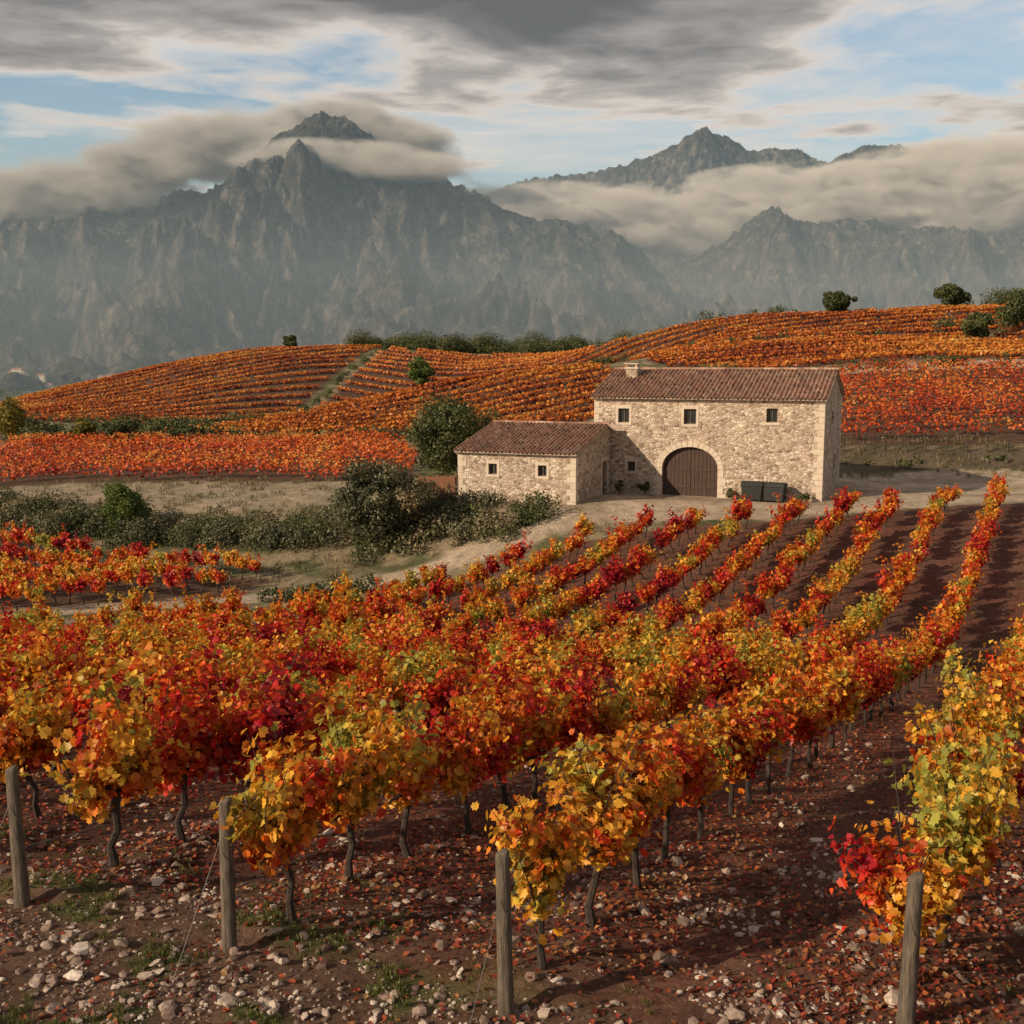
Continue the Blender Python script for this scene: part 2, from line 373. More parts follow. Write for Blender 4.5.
vo=t.n('ShaderNodeTexVoronoi',{'Vector':pos,'Scale':16.0})
peb=t.math('MULTIPLY',t.math('LESS_THAN',vo.outputs['Distance'],.28),t.math('GREATER_THAN',t.noise(pos,1.3,3),.54))
c=t.mix(t.math('MULTIPLY',peb,.5),c,t.ramp(t.n('ShaderNodeSeparateColor',{0:vo.outputs['Color']}).outputs[0],[(0,(.11,.07,.05)),(1,(.34,.26,.20))]))
hh=t.math('ADD',t.noise(pos,14,8,.75),t.math('MULTIPLY',t.noise(pos,2.5,5,.6),2.0))
b=t.n('ShaderNodeBump',{'Height':hh,'Strength':1.0,'Distance':.07}).outputs[0]
finish(t,t.n('ShaderNodeBsdfPrincipled',{'Base Color':c,'Roughness':.95,'Normal':b,'Specular IOR Level':.2}).outputs[0])
me.materials.append(m)
g=bpy.data.objects.new('ground',me); col.objects.link(g)
print('ground',ny,nx,time.time()-T0)

# ------------------------------------------------------------------ stones, litter, grass
ico_v=[];phi=(1+5**.5)/2
for a,b in ((1,phi),(-1,phi),(1,-phi),(-1,-phi)): ico_v+=[(0,a,b),(a,b,0),(b,0,a)]
ico=np.array(ico_v)/np.hypot(1,phi)
from itertools import combinations
icof=[]
for tri in combinations(range(12),3):
    A,B,Cc=ico[list(tri)]
    if all(abs(np.linalg.norm(p-q)-1.0515)<.02 for p,q in ((A,B),(B,Cc),(A,Cc))):
        icof.append(tri if np.dot(np.cross(B-A,Cc-A),A)>0 else (tri[0],tri[2],tri[1]))
M_stone,t=newmat('pale_stone')
a=t.n('ShaderNodeAttribute',attribute_name='rnd').outputs['Fac']; pos=t.n('ShaderNodeNewGeometry').outputs['Position']
c=t.ramp(a,[(0,(.11,.062,.045)),(.35,(.24,.16,.12)),(.7,(.44,.34,.27)),(1,(.62,.52,.44))])
c=t.mix(1.0,c,t.ramp(t.noise(pos,30,4),[(.3,gray(.6)),(.7,gray(1.2))]),'MULTIPLY')
finish(t,t.n('ShaderNodeBsdfPrincipled',{'Base Color':c,'Roughness':.9}).outputs[0])
def rowd(X,Y):
    d=np.full(X.shape,9.); p=X-ROW_B*Y
    for a,_,_ in ROWS: d=np.minimum(d,np.abs(p-a)*.887)
    return d
def scatter(n,ymin,ymax,dens):
    Y=ymin+(ymax-ymin)*R.rand(n)**1.3; X=R.uniform(-.58,.58,n)*(Y+2); k=R.rand(n)<dens(X,Y); return X[k],Y[k]
def gz(X,Y):
    z=hgt(X,Y); d=rowd(X,Y); f=(Y>8.5-.35*X)
    z=z+np.where(f,.10*np.exp(-(d/.45)**2)-.03*np.exp(-((d-1.15)/.25)**2),0)
    return z+(1-sstep(14,30,Y))*(.022*fbm(X/.28,Y/.28,3,41)+.02*np.clip(fbm(X/.5,Y/.5,2,47),0,1))-.012
X,Y=scatter(66000,4.5,22,lambda X,Y: np.clip(.10+.80*sstep(.0,.55,fbm(X/1.1,Y/1.1,3,91))+.25*(X<-1)*(Y<11),0,1)*np.where(Y>13,.45,1))
n=len(X); s=np.exp(R.normal(size=n)*.62)*.0150; s=np.clip(s,.005,.07)
sz=np.stack([s*R.uniform(.8,1.6,n),s*R.uniform(.8,1.3,n),s*R.uniform(.45,.85,n)],1)
th=R.rand(n)*6.28; Bz=np.zeros((n,3,3)); Bz[:,0,0]=np.cos(th);Bz[:,0,1]=-np.sin(th);Bz[:,1,0]=np.sin(th);Bz[:,1,1]=np.cos(th);Bz[:,2,2]=1
Bz=Bz@basis_from(np.stack([R.normal(size=n)*.35,R.normal(size=n)*.35,np.ones(n)],1))
mb=MB(); P3=np.stack([X,Y,gz(X,Y)+s*.15],1)
for q in range(6):
    k=slice(q,None,6); mb.inst(ico*(1+R.normal(size=(12,1))*.17),icof,P3[k],Bz[k],sz[k],0,np.clip(R.normal(size=len(P3[k]))*.28+.48,0,1))
mb.obj('field_stones',[M_stone],False)
print('stones',n,time.time()-T0)
M_litter=leafmat('fallen_leaf',[(0,(.10,.02,.015)),(.4,(.26,.04,.022)),(.7,(.38,.10,.032)),(1,(.34,.20,.08))],.5,1.2,.9,.15)
X,Y=scatter(110000,5.0,30,lambda X,Y: np.where(Y<9.0-.35*X,.13,.75)*np.clip(.12+.9*np.exp(-(rowd(X,Y)/.75)**2)+.5*sstep(0,.4,fbm(X/1.8,Y/1.8,3,95)),0,1))
n=len(X); nr=np.stack([R.normal(size=n)*.45,R.normal(size=n)*.45,np.ones(n)],1)
mb=MB(); mb.inst(*LEAF_S,np.stack([X,Y,gz(X,Y)+.015+R.rand(n)*.02],1),basis_from(nr),.056*R.uniform(.5,1.3,n))
mb.obj('fallen_leaves',[M_litter])
BL=(np.array([(-.06,0,0),(.06,0,0),(.035,.12,.6),(0,.35,1.0)]),[(0,1,2),(0,2,3)])
def tufts(name,X,Y,h,per,mat,zf=hgt):
    n=len(X); X=np.repeat(X,per)+R.normal(size=n*per)*h*.35; Y=np.repeat(Y,per)+R.normal(size=n*per)*h*.35
    m=n*per; th=R.rand(m)*6.28; B=np.zeros((m,3,3)); B[:,0,0]=np.cos(th);B[:,0,1]=-np.sin(th);B[:,1,0]=np.sin(th);B[:,1,1]=np.cos(th);B[:,2,2]=1
    hs=h*R.uniform(.5,1.3,m); mb=MB(); mb.inst(*BL,np.stack([X,Y,zf(X,Y)],1),B,np.stack([hs,hs*R.uniform(.5,1.8,m),hs],1)); mb.obj(name,[mat])
X,Y=scatter(9000,5.5,13,lambda X,Y: (Y<10.2-.35*X)*sstep(.0,.4,fbm(X/.9+3,Y/.9,3,19))*np.where(X<-.8,1,.08))
tufts('grass_tufts',X,Y,.06,16,M_grass,gz); print('tufts',len(X))
n=3600; X=R.uniform(-45,40,n);Y=R.uniform(56,92,n)
k=(segdist(X,Y,TRACK)>2.0)&(Y>ybound(X)+1.5)&~inpoly(X,Y,[(-5,63),(20,61),(40,64),(40,80),(-5,80)])&(pn(X/4,Y/4,3)>-.2)
tufts('dry_grass',X[k],Y[k],.34,10,leafmat('dry_grass_blade',[(0,(.10,.09,.04)),(.5,(.22,.17,.09)),(1,(.34,.27,.16))],.3,1.2,.6,.2))

# ------------------------------------------------------------------ posts and wires
def post(x,y,h,lean):
    mb=MB(); r=np.random.RandomState(int(abs(x)*100)%977); seg=14; vs=[];fs=[]; hs=[-.3,0,.05,.2,.4,.6,.8,1.0,h-.05,h-.012,h]
    k=1+r.normal(size=seg)*.05
    for i,hh in enumerate(hs):
        rr=.068-.010*hh+r.normal()*.001
        if i==len(hs)-1: rr-=.014
        for j in range(seg):
            a=2*math.pi*j/seg; q=rr*(k[j]+r.normal()*.012); vs.append((q*math.cos(a),q*math.sin(a),hh+(.02*math.cos(a) if i>=8 else 0)))
    for i in range(len(hs)-1):
        for j in range(seg):
            e=(j+1)%seg; fs.append((i*seg+j,i*seg+e,(i+1)*seg+e,(i+1)*seg+j))
    fs.append(tuple((len(hs)-1)*seg+j for j in range(seg))); mb.add(vs,fs,0)
    o=mb.obj('wooden_post',[M_post],True,loc=(x,y,float(hgt(x,y)))); o.rotation_euler=(lean[0],lean[1],r.rand()*0)
    return o
hts=[1.35,1.35,1.34,1.38,1.40,1.38]
for (x,y,a),h,l in zip(row_ends,hts+[1.35]*4,[(0,0),(.02,0),(.02,.01),(.03,-.02),(.02,.01),(.02,-.01)]+[(0,0)]*4):
    post(x,y,h,l)
mb=MB()
for a,x0,y0 in ROWS[:7]:
    for hz,rr in ((.55,.007),(1.05,.0025),(1.28,.0025)):
        yy=np.arange(y0,26,1.0); xx=a+ROW_B*yy; xx[0]=x0; zz=hgt(xx,yy)+hz+.015*np.sin(yy*2)
        tube(mb,list(zip(xx,yy,zz)),[rr]*len(yy),5,0)
    d=np.array([-ROW_B,-1])/dl*1.0
    tube(mb,[(x0,y0,float(hgt(x0,y0))+1.15),(x0+d[0]*.7,y0+d[1]*.7,float(hgt(x0+d[0]*.7,y0+d[1]*.7))-.05)],[.003,.003],5,0)
mb.obj('trellis_wires',[M_wire])
mb=MB(); fx=np.arange(24.5,62,1.6); fy=86.6-.03*(fx-24.5); fz=hgt(fx,fy)
for x,y,z in zip(fx,fy,fz):
    tube(mb,[(x,y,z-.3),(x+R.normal()*.02,y,z+.7),(x+R.normal()*.05,y,z+1.45)],[.07,.065,.06],7,0)
for hz,rr in ((.5,.018),(.95,.018),(1.3,.04)): tube(mb,list(zip(fx,fy-.07,fz+hz)),[rr]*len(fx),5,0)
mb.obj('vineyard_fence',[M_trunk])

# ------------------------------------------------------------------ trees and bushes
def clumps(mb,centers,radii,nper,size,mat=0,flat=.85,tone=0):
    for c,r_ in zip(centers,radii):
        n=int(nper*(r_/np.mean(radii))**2); v=R.normal(size=(n,3)); v/=np.linalg.norm(v,axis=1,keepdims=True)
        rad=r_*R.uniform(.55,1.15,n)**1; pos=np.array(c)+v*rad[:,None]*np.array([1,1,flat])
        nr=v+R.normal(size=(n,3))*.55; base=R.uniform(.3,.7)+tone
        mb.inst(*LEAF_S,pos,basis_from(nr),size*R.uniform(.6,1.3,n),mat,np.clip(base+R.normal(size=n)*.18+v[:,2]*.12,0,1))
def tree(name,x,y,w,h,mat,leaf=.16,nc=16,nper=260,trunk=.25,stems=1):
    mb=MB(); z=float(hgt(x,y)); cz=h*(1+trunk)/2; ry=w/2; rz=h*(1-trunk)/2; cs=[];rs=[]
    for i in range(nc):
        v=R.normal(size=3); v/=np.linalg.norm(v); q=R.uniform(.35,.78)
        cs.append((v[0]*ry*q,v[1]*ry*q,cz+v[2]*rz*q)); rs.append(min(ry,rz)*R.uniform(.22,.46))
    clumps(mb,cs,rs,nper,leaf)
    tube(mb,[(0,0,-.3),(.05,0,h*.15),(.0,.05,h*.35),(.1,0,h*.6)],[.045*h,.035*h,.028*h,.012*h],8)
    for c in cs[::2]:
        tube(mb,[(0,.03,h*.22),(c[0]*.45,c[1]*.45,h*.22+(c[2]-h*.22)*.55),(c[0],c[1],c[2])],[.02*h,.012*h,.004*h],5)
    return mb.obj(name,[mat,M_trunk],loc=(x,y,z))
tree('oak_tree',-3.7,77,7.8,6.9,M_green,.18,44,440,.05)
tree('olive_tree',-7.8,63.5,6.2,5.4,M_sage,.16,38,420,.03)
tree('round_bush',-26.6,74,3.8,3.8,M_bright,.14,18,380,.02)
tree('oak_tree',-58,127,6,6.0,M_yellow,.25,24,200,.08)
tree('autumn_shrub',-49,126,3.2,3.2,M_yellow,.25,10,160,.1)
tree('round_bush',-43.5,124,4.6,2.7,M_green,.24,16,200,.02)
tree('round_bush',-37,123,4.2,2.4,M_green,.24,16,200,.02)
tree('oak_tree',-15.5,186,5.5,6,M_bright,.3,20,200,.1)
tree('oak_tree',72,247,9.2,5.8,M_green,.4,28,200,.02)
tree('oak_tree',97,247,9.2,6,M_green,.4,28,200,.02)
tree('oak_tree',90,196,10,8,M_green,.4,28,200,.03)
tree('oak_tree',76,182,6,5.2,M_green,.34,22,200,.03)
tree('oak_tree',-60,303,5,4.0,M_green,.4,18,200,.02)
def mass(name,pts,mat,leaf,nper):
    mb=MB(); P=np.array(pts); z=hgt(P[:,0],P[:,1]); cs=np.stack([P[:,0],P[:,1],z+P[:,2]*.45],1)
    clumps(mb,cs,P[:,2],nper,leaf,0,.8); return mb.obj(name,[mat])
pts=[];pg=[]
def sline(t): return (-48+t*48, 85.5-t*22.5)
for i in range(230):
    t=R.rand(); x,y=sline(t); pts.append((x+R.normal()*.8,y+R.uniform(-3.6,3.0),R.uniform(.5,1.5)*(1-.25*t)))
for i in range(30): pts.append((R.uniform(-9,1.5),R.uniform(60.8,63.8),R.uniform(.3,.8)))
mass('scrub_thicket',pts,M_sage,.15,280)
for i in range(85):
    t=R.rand(); x,y=sline(t); pg.append((x+R.normal(),y+R.uniform(-3.8,1.5),R.uniform(.5,1.4)*(1-.2*t)))
for i in range(14): pg.append((R.uniform(-6,2.0),R.uniform(60.8,62.6),R.uniform(.3,.7)))
mass('scrub_thicket',pg,M_green,.15,280)
mass('low_hedge',[(-12+i*.55+R.normal()*.2,53.6+i*.12,R.uniform(.45,.75)) for i in range(10)],M_green,.12,300)
def line(a,b,n,r0,r1,jit=1.0):
    out=[]
    for i in range(n):
        t=R.rand(); out.append((a[0]+(b[0]-a[0])*t+R.normal()*jit,a[1]+(b[1]-a[1])*t+R.normal()*jit,R.uniform(r0,r1)))
    return out
far=line((-62,134),(-34,132),40,.8,1.9)+line((-66,172),(-38,166),26,.8,1.8)+line((-84,182),(-58,190),26,.9,2.1)
far+=line((-44,312),(44,312),120,1.4,2.8,3)+line((-42,314),(42,314),46,2.4,4.6,4)
far+=line((-2,196),(20,200),34,.8,1.8)+line((30,136),(70,133),26,.6,1.2)+line((26,84),(60,84),22,.25,.5,.5)
far+=line((103,252),(140,252),30,1.8,3.6,2)+line((-64,194),(-40,204),22,.6,1.3,.8)+line((-44,204),(-34,300),50,.4,.9,.5)+line((26,201),(116,189),46,.5,1.3,.8)+line((-34,129.5),(-12,129),34,.5,1.2,.6)
far+=line((-52,141),(-42,166),12,.5,1.1,1)+line((-8,130),(-4,86),14,.6,1.3,2)+line((12,150),(30,149),26,.6,1.5)+line((-120,237),(-66,197),34,.6,1.4)
far+=line((60,140),(98,138),24,.6,1.6)+line((80,205),(112,200),14,1.0,2.4)+line((44,252),(66,252),8,1,2.2)
mass('distant_trees',far,M_green,.34,150)
vy=[]
for i in range(700):
    y=R.uniform(430,1400); x=R.uniform(-.6,.6)*y; vy.append((x,y,R.uniform(2.5,6)))
mass('valley_trees',vy,M_green,2.2,26)
print('veg',time.time()-T0)

# ------------------------------------------------------------------ farmhouse
def boxv(x0,x1,y0,y1,z0,z1):
    return [(x0,y0,z0),(x1,y0,z0),(x1,y1,z0),(x0,y1,z0),(x0,y0,z1),(x1,y0,z1),(x1,y1,z1),(x0,y1,z1)],[(0,3,2,1),(4,5,6,7),(0,1,5,4),(1,2,6,5),(2,3,7,6),(3,0,4,7)]
def stone_mat(name):
    m,t=newmat(name); v=t.n('ShaderNodeTexCoord').outputs['Object']
    wv=t.n('ShaderNodeTexNoise',{'Vector':v,'Scale':3.2,'Detail':3.0}).outputs[1]
    v2=t.mix(.09,v,wv,'LINEAR_LIGHT'); v2=t.n('ShaderNodeMapping',{'Vector':v2,'Scale':(3.9,3.9,6.0)}).outputs[0]
    vo=t.n('ShaderNodeTexVoronoi',{'Vector':v2,'Scale':1.0}); ve=t.n('ShaderNodeTexVoronoi',{'Vector':v2,'Scale':1.0},feature='DISTANCE_TO_EDGE').outputs['Distance']
    r=t.n('ShaderNodeSeparateColor',{0:vo.outputs['Color']}).outputs[0]
    c=t.ramp(r,[(0,(.25,.165,.115)),(.35,(.45,.325,.235)),(.7,(.60,.47,.36)),(1,(.74,.62,.50))])
    c=t.mix(t.ramp(ve,[(.02,gray(1)),(.11,gray(0))]),c,(.52,.41,.31))
    c=t.mix(1.0,c,t.ramp(t.noise(v,.7,6,.65),[(.3,gray(.68)),(.7,gray(1.1))]),'MULTIPLY')
    hgt_=t.math('ADD',t.math('MINIMUM',ve,.16),t.math('MULTIPLY',t.noise(v,22,5),.08))
    b=t.n('ShaderNodeBump',{'Height':hgt_,'Strength':1.0,'Distance':.2}).outputs[0]
    finish(t,t.n('ShaderNodeBsdfPrincipled',{'Base Color':c,'Roughness':.92,'Normal':b}).outputs[0]); return m
M_wall=stone_mat('rubble_stone_wall')
M_ash=simplemat('dressed_limestone',(.48,.37,.28),(.66,.55,.44),3,.9,.5,14)
M_door=simplemat('dark_door_wood',(.03,.015,.010),(.085,.042,.027),5,.7,.5,20,stretch=(5,5,.5))
M_glass=simplemat('dark_window_pane',(.008,.009,.010),(.02,.021,.023),3,.25,.02)
M_slab=simplemat('eave_mortar',(.28,.20,.15),(.40,.31,.24),4,.9,.4)
M_iron=simplemat('black_iron',(.01,.01,.01),(.03,.03,.03),8,.75,.1)
M_tile,t=newmat('terracotta_tile')
a=t.n('ShaderNodeAttribute',attribute_name='rnd').outputs['Fac']; v=t.n('ShaderNodeTexCoord').outputs['Object']
c=t.ramp(a,[(0,(.14,.068,.048)),(.35,(.29,.14,.09)),(.7,(.42,.22,.14)),(1,(.52,.35,.25))])
c=t.mix(t.math('MULTIPLY',t.ramp(t.noise(v,1.1,6,.7),[(.42,gray(0)),(.7,gray(1))]),.55),c,(.21,.17,.13))
c=t.mix(1.0,c,t.ramp(t.noise(v,12,4),[(.3,gray(.7)),(.7,gray(1.2))]),'MULTIPLY')
finish(t,t.n('ShaderNodeBsdfPrincipled',{'Base Color':c,'Roughness':.88}).outputs[0])
house=bpy.data.objects.new('stone_farmhouse',None); col.objects.link(house)
house.location=(18.7,66,-3.4); house.rotation_euler=(0,0,math.radians(-22))
def hobj(mb,name,mats,smooth=False): return mb.obj(name,mats,smooth,house)
def prism_x(x0,x1,prof):
    n=len(prof); v=[(x0,y,z) for y,z in prof]+[(x1,y,z) for y,z in prof]
    f=[tuple(range(n))[::-1],tuple(range(n,2*n))]+[(i,(i+1)%n,n+(i+1)%n,n+i) for i in range(n)]
    return v,f
def fixn(me):
    import bmesh
    bm=bmesh.new(); bm.from_mesh(me); bmesh.ops.recalc_face_normals(bm,faces=bm.faces); bm.to_mesh(me); bm.free()
def arch_prof(xc,w,hs,rise,z0,n=14):
    pts=[(xc-w/2,z0)]
    pts+=[(xc-w/2*math.cos(math.pi*i/n),hs+rise*math.sin(math.pi*i/n)) for i in range(n+1)]
    pts.append((xc+w/2,z0)); return pts
def walls(name,v,f,cut):
    mb=MB(); mb.add(v,f); o=hobj(mb,name,[M_wall]); fixn(o.data)
    cb=MB()
    for cv,cf in cut: cb.add(cv,cf)
    co=hobj(cb,'cut',[M_wall]); fixn(co.data)
    md=o.modifiers.new('b','BOOLEAN'); md.operation='DIFFERENCE'; md.object=co; md.solver='EXACT'
    bpy.context.view_layer.update(); dg=bpy.context.evaluated_depsgraph_get()
    new=bpy.data.meshes.new_from_object(o.evaluated_get(dg)); o.modifiers.clear(); o.data=new; bpy.data.objects.remove(co)
L=14.4; D=10.0; H=6.2; RZ=1.6
cut=[]; trim=MB(); pane=MB()
def win_front(x,z,w,h,y=0.0,surround=True,s=.16):
    cut.append(boxv(x-w/2,x+w/2,y-.3,y+.32,z-h/2,z+h/2))
    pane.add(*boxv(x-w/2-.02,x+w/2+.02,y+.24,y+.28,z-h/2-.02,z+h/2+.02),1)
    for a,b in ((x-w/2,x-w/2+.06),(x+w/2-.06,x+w/2),(x-.025,x+.025)): pane.add(*boxv(a,b,y+.19,y+.236,z-h/2,z+h/2),0)
    for a,b in ((z-h/2,z-h/2+.06),(z+h/2-.06,z+h/2)): pane.add(*boxv(x-w/2+.062,x+w/2-.062,y+.195,y+.232,a,b),0)
    trim.add(*boxv(x-w/2-s,x+w/2+s,y-.035,y+.12,z-h/2-.15,z-h/2-.002))
    if surround:
        trim.add(*boxv(x-w/2-s,x+w/2+s,y-.025,y+.12,z+h/2+.002,z+h/2+.22))
        trim.add(*boxv(x-w/2-s,x-w/2-.003,y-.02,y+.12,z-h/2,z+h/2)); trim.add(*boxv(x+w/2+.003,x+w/2+s,y-.02,y+.12,z-h/2,z+h/2))
def win_side(x,y,z,w,h):
    cut.append(boxv(x-.32,x+.3,y-w/2,y+w/2,z-h/2,z+h/2)); pane.add(*boxv(x-.28,x-.24,y-w/2-.02,y+w/2+.02,z-h/2-.02,z+h/2+.02),1)
    trim.add(*boxv(x-.12,x+.03,y-w/2-.14,y+w/2+.14,z+h/2+.002,z+h/2+.2)); trim.add(*boxv(x-.12,x+.035,y-w/2-.14,y+w/2+.14,z-h/2-.14,z-h/2-.002))
win_front(-12.45,5.0,.72,.9,0); win_front(-8.15,5.0,.78,.95,0); win_front(-3.1,5.15,.66,.85,0,False)
win_front(-11.9,1.75,.5,.62,0)
win_side(0,4.6,4.9,.7,.9); win_side(0,6.6,1.9,.8,1.1)
xc=-8.1;w=3.55;hs=1.75;rise=1.35
pr=arch_prof(xc,w,hs,rise,-.6); n=len(pr)
cut.append(([(x,-.4,z) for x,z in pr]+[(x,.55,z) for x,z in pr],[tuple(range(n)),tuple(range(n,2*n))[::-1]]+[(i,n+i,n+(i+1)%n,(i+1)%n) for i in range(n)]))
v,f=prism_x(-L,0,[(0,-1.2),(D,-1.2),(D,H),(D/2,H+RZ-.05),(0,H)])
walls('main_walls',v,f,cut)
nv_=17; 
for i in range(nv_):
    a0=math.pi*(i+.04)/nv_; a1=math.pi*(i+.96)/nv_; vs=[]
    for yy in (-.03,.14):
        for a,rr in ((a0,0),(a1,0),(a1,.36),(a0,.36)): vs.append((xc-(w/2+.004+rr)*math.cos(a),yy,hs+(rise+.004+rr)*math.sin(a)))
    trim.add(vs,[(0,3,2,1),(4,5,6,7),(0,1,5,4),(1,2,6,5),(2,3,7,6),(3,0,4,7)])
for s in (-1,1):
    for i in range(4):
        ww=.36 if i%2 else .5; z0=-.3+i*.51; a=xc+s*(w/2+.004); b=a+s*ww
        trim.add(*boxv(min(a,b),max(a,b),-.025-.003*i,.14,z0,z0+.49))
dm=MB(); npl=14
for i in range(npl):
    x0=xc-w/2+w*i/npl+.012+(.015 if i==npl//2 else 0); x1=xc-w/2+w*(i+1)/npl-.012
    tz=lambda x: hs+rise*math.sqrt(max(0,1-((x-xc)/(w/2))**2))-.01
    vs=[(x0,.30,-.3),(x1,.30,-.3),(x1,.36,-.3),(x0,.36,-.3),(x0,.30,tz(x0)),(x1,.30,tz(x1)),(x1,.36,tz(x1)),(x0,.36,tz(x0))]
    dm.add(vs,boxv(0,1,0,1,0,1)[1],0)
dm.add(*boxv(xc-w/2,xc+w/2,.37,.40,-.4,hs+rise),1)
for z in (.5,1.6):
    for s in(-1,1): dm.add(*boxv(min(xc+s*.1,xc+s*1.6),max(xc+s*.1,xc+s*1.6),.27,.298,z,z+.14),0)
hobj(dm,'arched_double_door',[M_door,M_iron])
def quoins(x,y,sx,sy,h,z0=-.6):
    i=0;z=z0
    while z<h-.2:
        a,b=((.55,.3) if i%2 else (.32,.52)); hh=min(.38,h-z-.01)
        xa,xb=sorted((x+sx*.025,x-sx*a)); ya,yb=sorted((y+sy*.025,y-sy*b)); trim.add(*boxv(xa,xb,ya,yb,z,z+hh-.015)); z+=.38;i+=1
quoins(0,0,1,-1,H-.05); quoins(-L,0,-1,-1,H-.05); quoins(0,D,1,1,H-.05)
AX0,AX1,AY0,AY1=-20.9,-13.3,-7.0,2.2; AH=3.0; AR=1.35
cut=[]
win_front(-18.6,1.95,.55,.65,AY0); win_front(-15.4,1.95,.55,.65,AY0)
cut.append(boxv(AX1-.4,AX1+.3,-1.75,-.75,-.5,2.15)); 
v,f=prism_x(AX0,AX1,[(AY0,-1.2),(AY1,-1.2),(AY1,AH+.4),(-1.0,AH+AR-.05),(AY0,AH)])
walls('annex_walls',v,f,cut)
dd=MB()
for i in range(5): dd.add(*boxv(AX1-.26,AX1-.2,-1.74+i*.2,-1.56+i*.2,-.4,2.13))
hobj(dd,'side_door',[M_door])
trim.add(*boxv(AX1-.1,AX1+.03,-1.95,-.55,2.152,2.4)); trim.add(*boxv(AX1-.1,AX1+.03,-1.95,-1.753,-.4,2.15)); trim.add(*boxv(AX1-.1,AX1+.03,-.747,-.55,-.4,2.15))
quoins(AX1,AY0,1,-1,AH-.05); quoins(AX0,AY0,-1,-1,AH-.05)
hobj(trim,'stone_trim',[M_ash]); hobj(pane,'windows',[M_post,M_glass])
def roof(name,x0,x1,y0,z0,y1,z1):
    sl=math.hypot(y1-y0,z1-z0); nc=int(round((x1-x0)/.27)); ncr=int(round(sl/.42)); seg=8
    uy=(y1-y0)/sl; uz=(z1-z0)/sl; nyv=-uz*np.sign(uy); nzv=abs(uy); mb=MB()
    for cidx in range(nc):
        for k in range(ncr):
            jit=random.gauss(0,.018); lift0=.055+random.gauss(0,.008); s0=sl*k/ncr-.03+jit; s1=sl*(k+1)/ncr+.02; jx=random.gauss(0,.008)
            vs=[]
            for s_,lf in ((s0,lift0),(s1,.012)):
                for j in range(seg+1):
                    q=j/seg; x=x0+jx+(x1-x0)*(cidx+q)/nc
                    hh=(.085*math.sin(math.pi*min(1,q/.62)) if q<.62 else -.03*math.sin(math.pi*(q-.62)/.38))+lf
                    vs.append((x,y0+uy*s_+nyv*hh,z0+uz*s_+nzv*hh))
            b=len(vs)//2
            mb.add(vs,[(j,j+1,b+j+1,b+j) for j in range(seg)],0,min(1,max(0,random.gauss(.5,.28))))
            vb=[v for v in vs[:b]]; lo=[(v[0],v[1]-nyv*.05,v[2]-nzv*.05) for v in vb]
            mb.add(vb+lo,[(j,b+j,b+j+1,j+1) for j in range(seg)],0,.15)
    hobj(mb,name,[M_tile])
def slab(name,x0,x1,prof,th=.09):
    mb=MB(); up=prof; lo=[(y,z-th) for y,z in prof][::-1]; mb.add(*prism_x(x0,x1,up+lo)); o=hobj(mb,name,[M_slab]); fixn(o.data)
ov=.32; pz=RZ/(D/2)
slab('main_roof_slab',-L-.14,.14,[(-ov,H-ov*pz+.06),(D/2,H+RZ+.06),(D+ov,H-ov*pz+.06)])
roof('main_roof_front',-L-.2,.2,-ov-.08,H-(ov+.08)*pz+.09,D/2,H+RZ+.09)
roof('main_roof_back',-L-.2,.2,D+ov+.08,H-(ov+.08)*pz+.09,D/2,H+RZ+.09)
pa=AR/6.0; pb=(AR-.4)/(AY1+1.0)
slab('annex_roof_slab',AX0-.14,AX1+.14,[(AY0-.28,AH-.28*pa+.06),(-1.0,AH+AR+.06),(AY1+.2,AH+.4-.2*pb+.06)])
roof('annex_roof_front',AX0-.2,AX1+.2,AY0-.34,AH-.34*pa+.09,-1.0,AH+AR+.09)
roof('annex_roof_back',AX0-.2,-L-.2,AY1+.3,AH+.4-.3*pb+.09,-1.0,AH+AR+.09)
rd=MB()
def ridge(x0,x1,y,z):
    n=int((x1-x0)/.42)
    for i in range(n):
        a=x0+(x1-x0)*i/n; b=x0+(x1-x0)*(i+1)/n+.03; vs=[]
        for x,r_ in ((a,.15),(b,.125)):
            for j in range(9): th=math.pi*j/8; vs.append((x,y-r_*math.cos(th),z+r_*math.sin(th)))
        rd.add(vs,[(j,j+1,9+j+1,9+j) for j in range(8)],0,random.random())
ridge(-L-.2,.2,D/2,H+RZ+.11); ridge(AX0-.2,AX1+.2,-1.0,AH+AR+.11)
hobj(rd,'ridge_tiles',[M_tile])
ch=MB(); cx,cy=-12.9,3.6; cz=H+RZ
ch.add(*boxv(cx-.38,cx+.38,cy-.33,cy+.33,H+.6,cz+.15),0); ch.add(*boxv(cx-.46,cx+.46,cy-.41,cy+.41,cz+.152,cz+.26),1)
for sx in(-1,1):
    for sy in(-1,1): ch.add(*boxv(cx+sx*.3-.07,cx+sx*.3+.07,cy+sy*.25-.07,cy+sy*.25+.07,cz+.262,cz+.45),0)
ch.add(*boxv(cx-.48,cx+.48,cy-.43,cy+.43,cz+.452,cz+.52),1)
hobj(ch,'chimney',[M_wall,M_ash])
def to_world(x,y):
    a=math.radians(-22); return 18.7+x*math.cos(a)-y*math.sin(a), 66+x*math.sin(a)+y*math.cos(a)
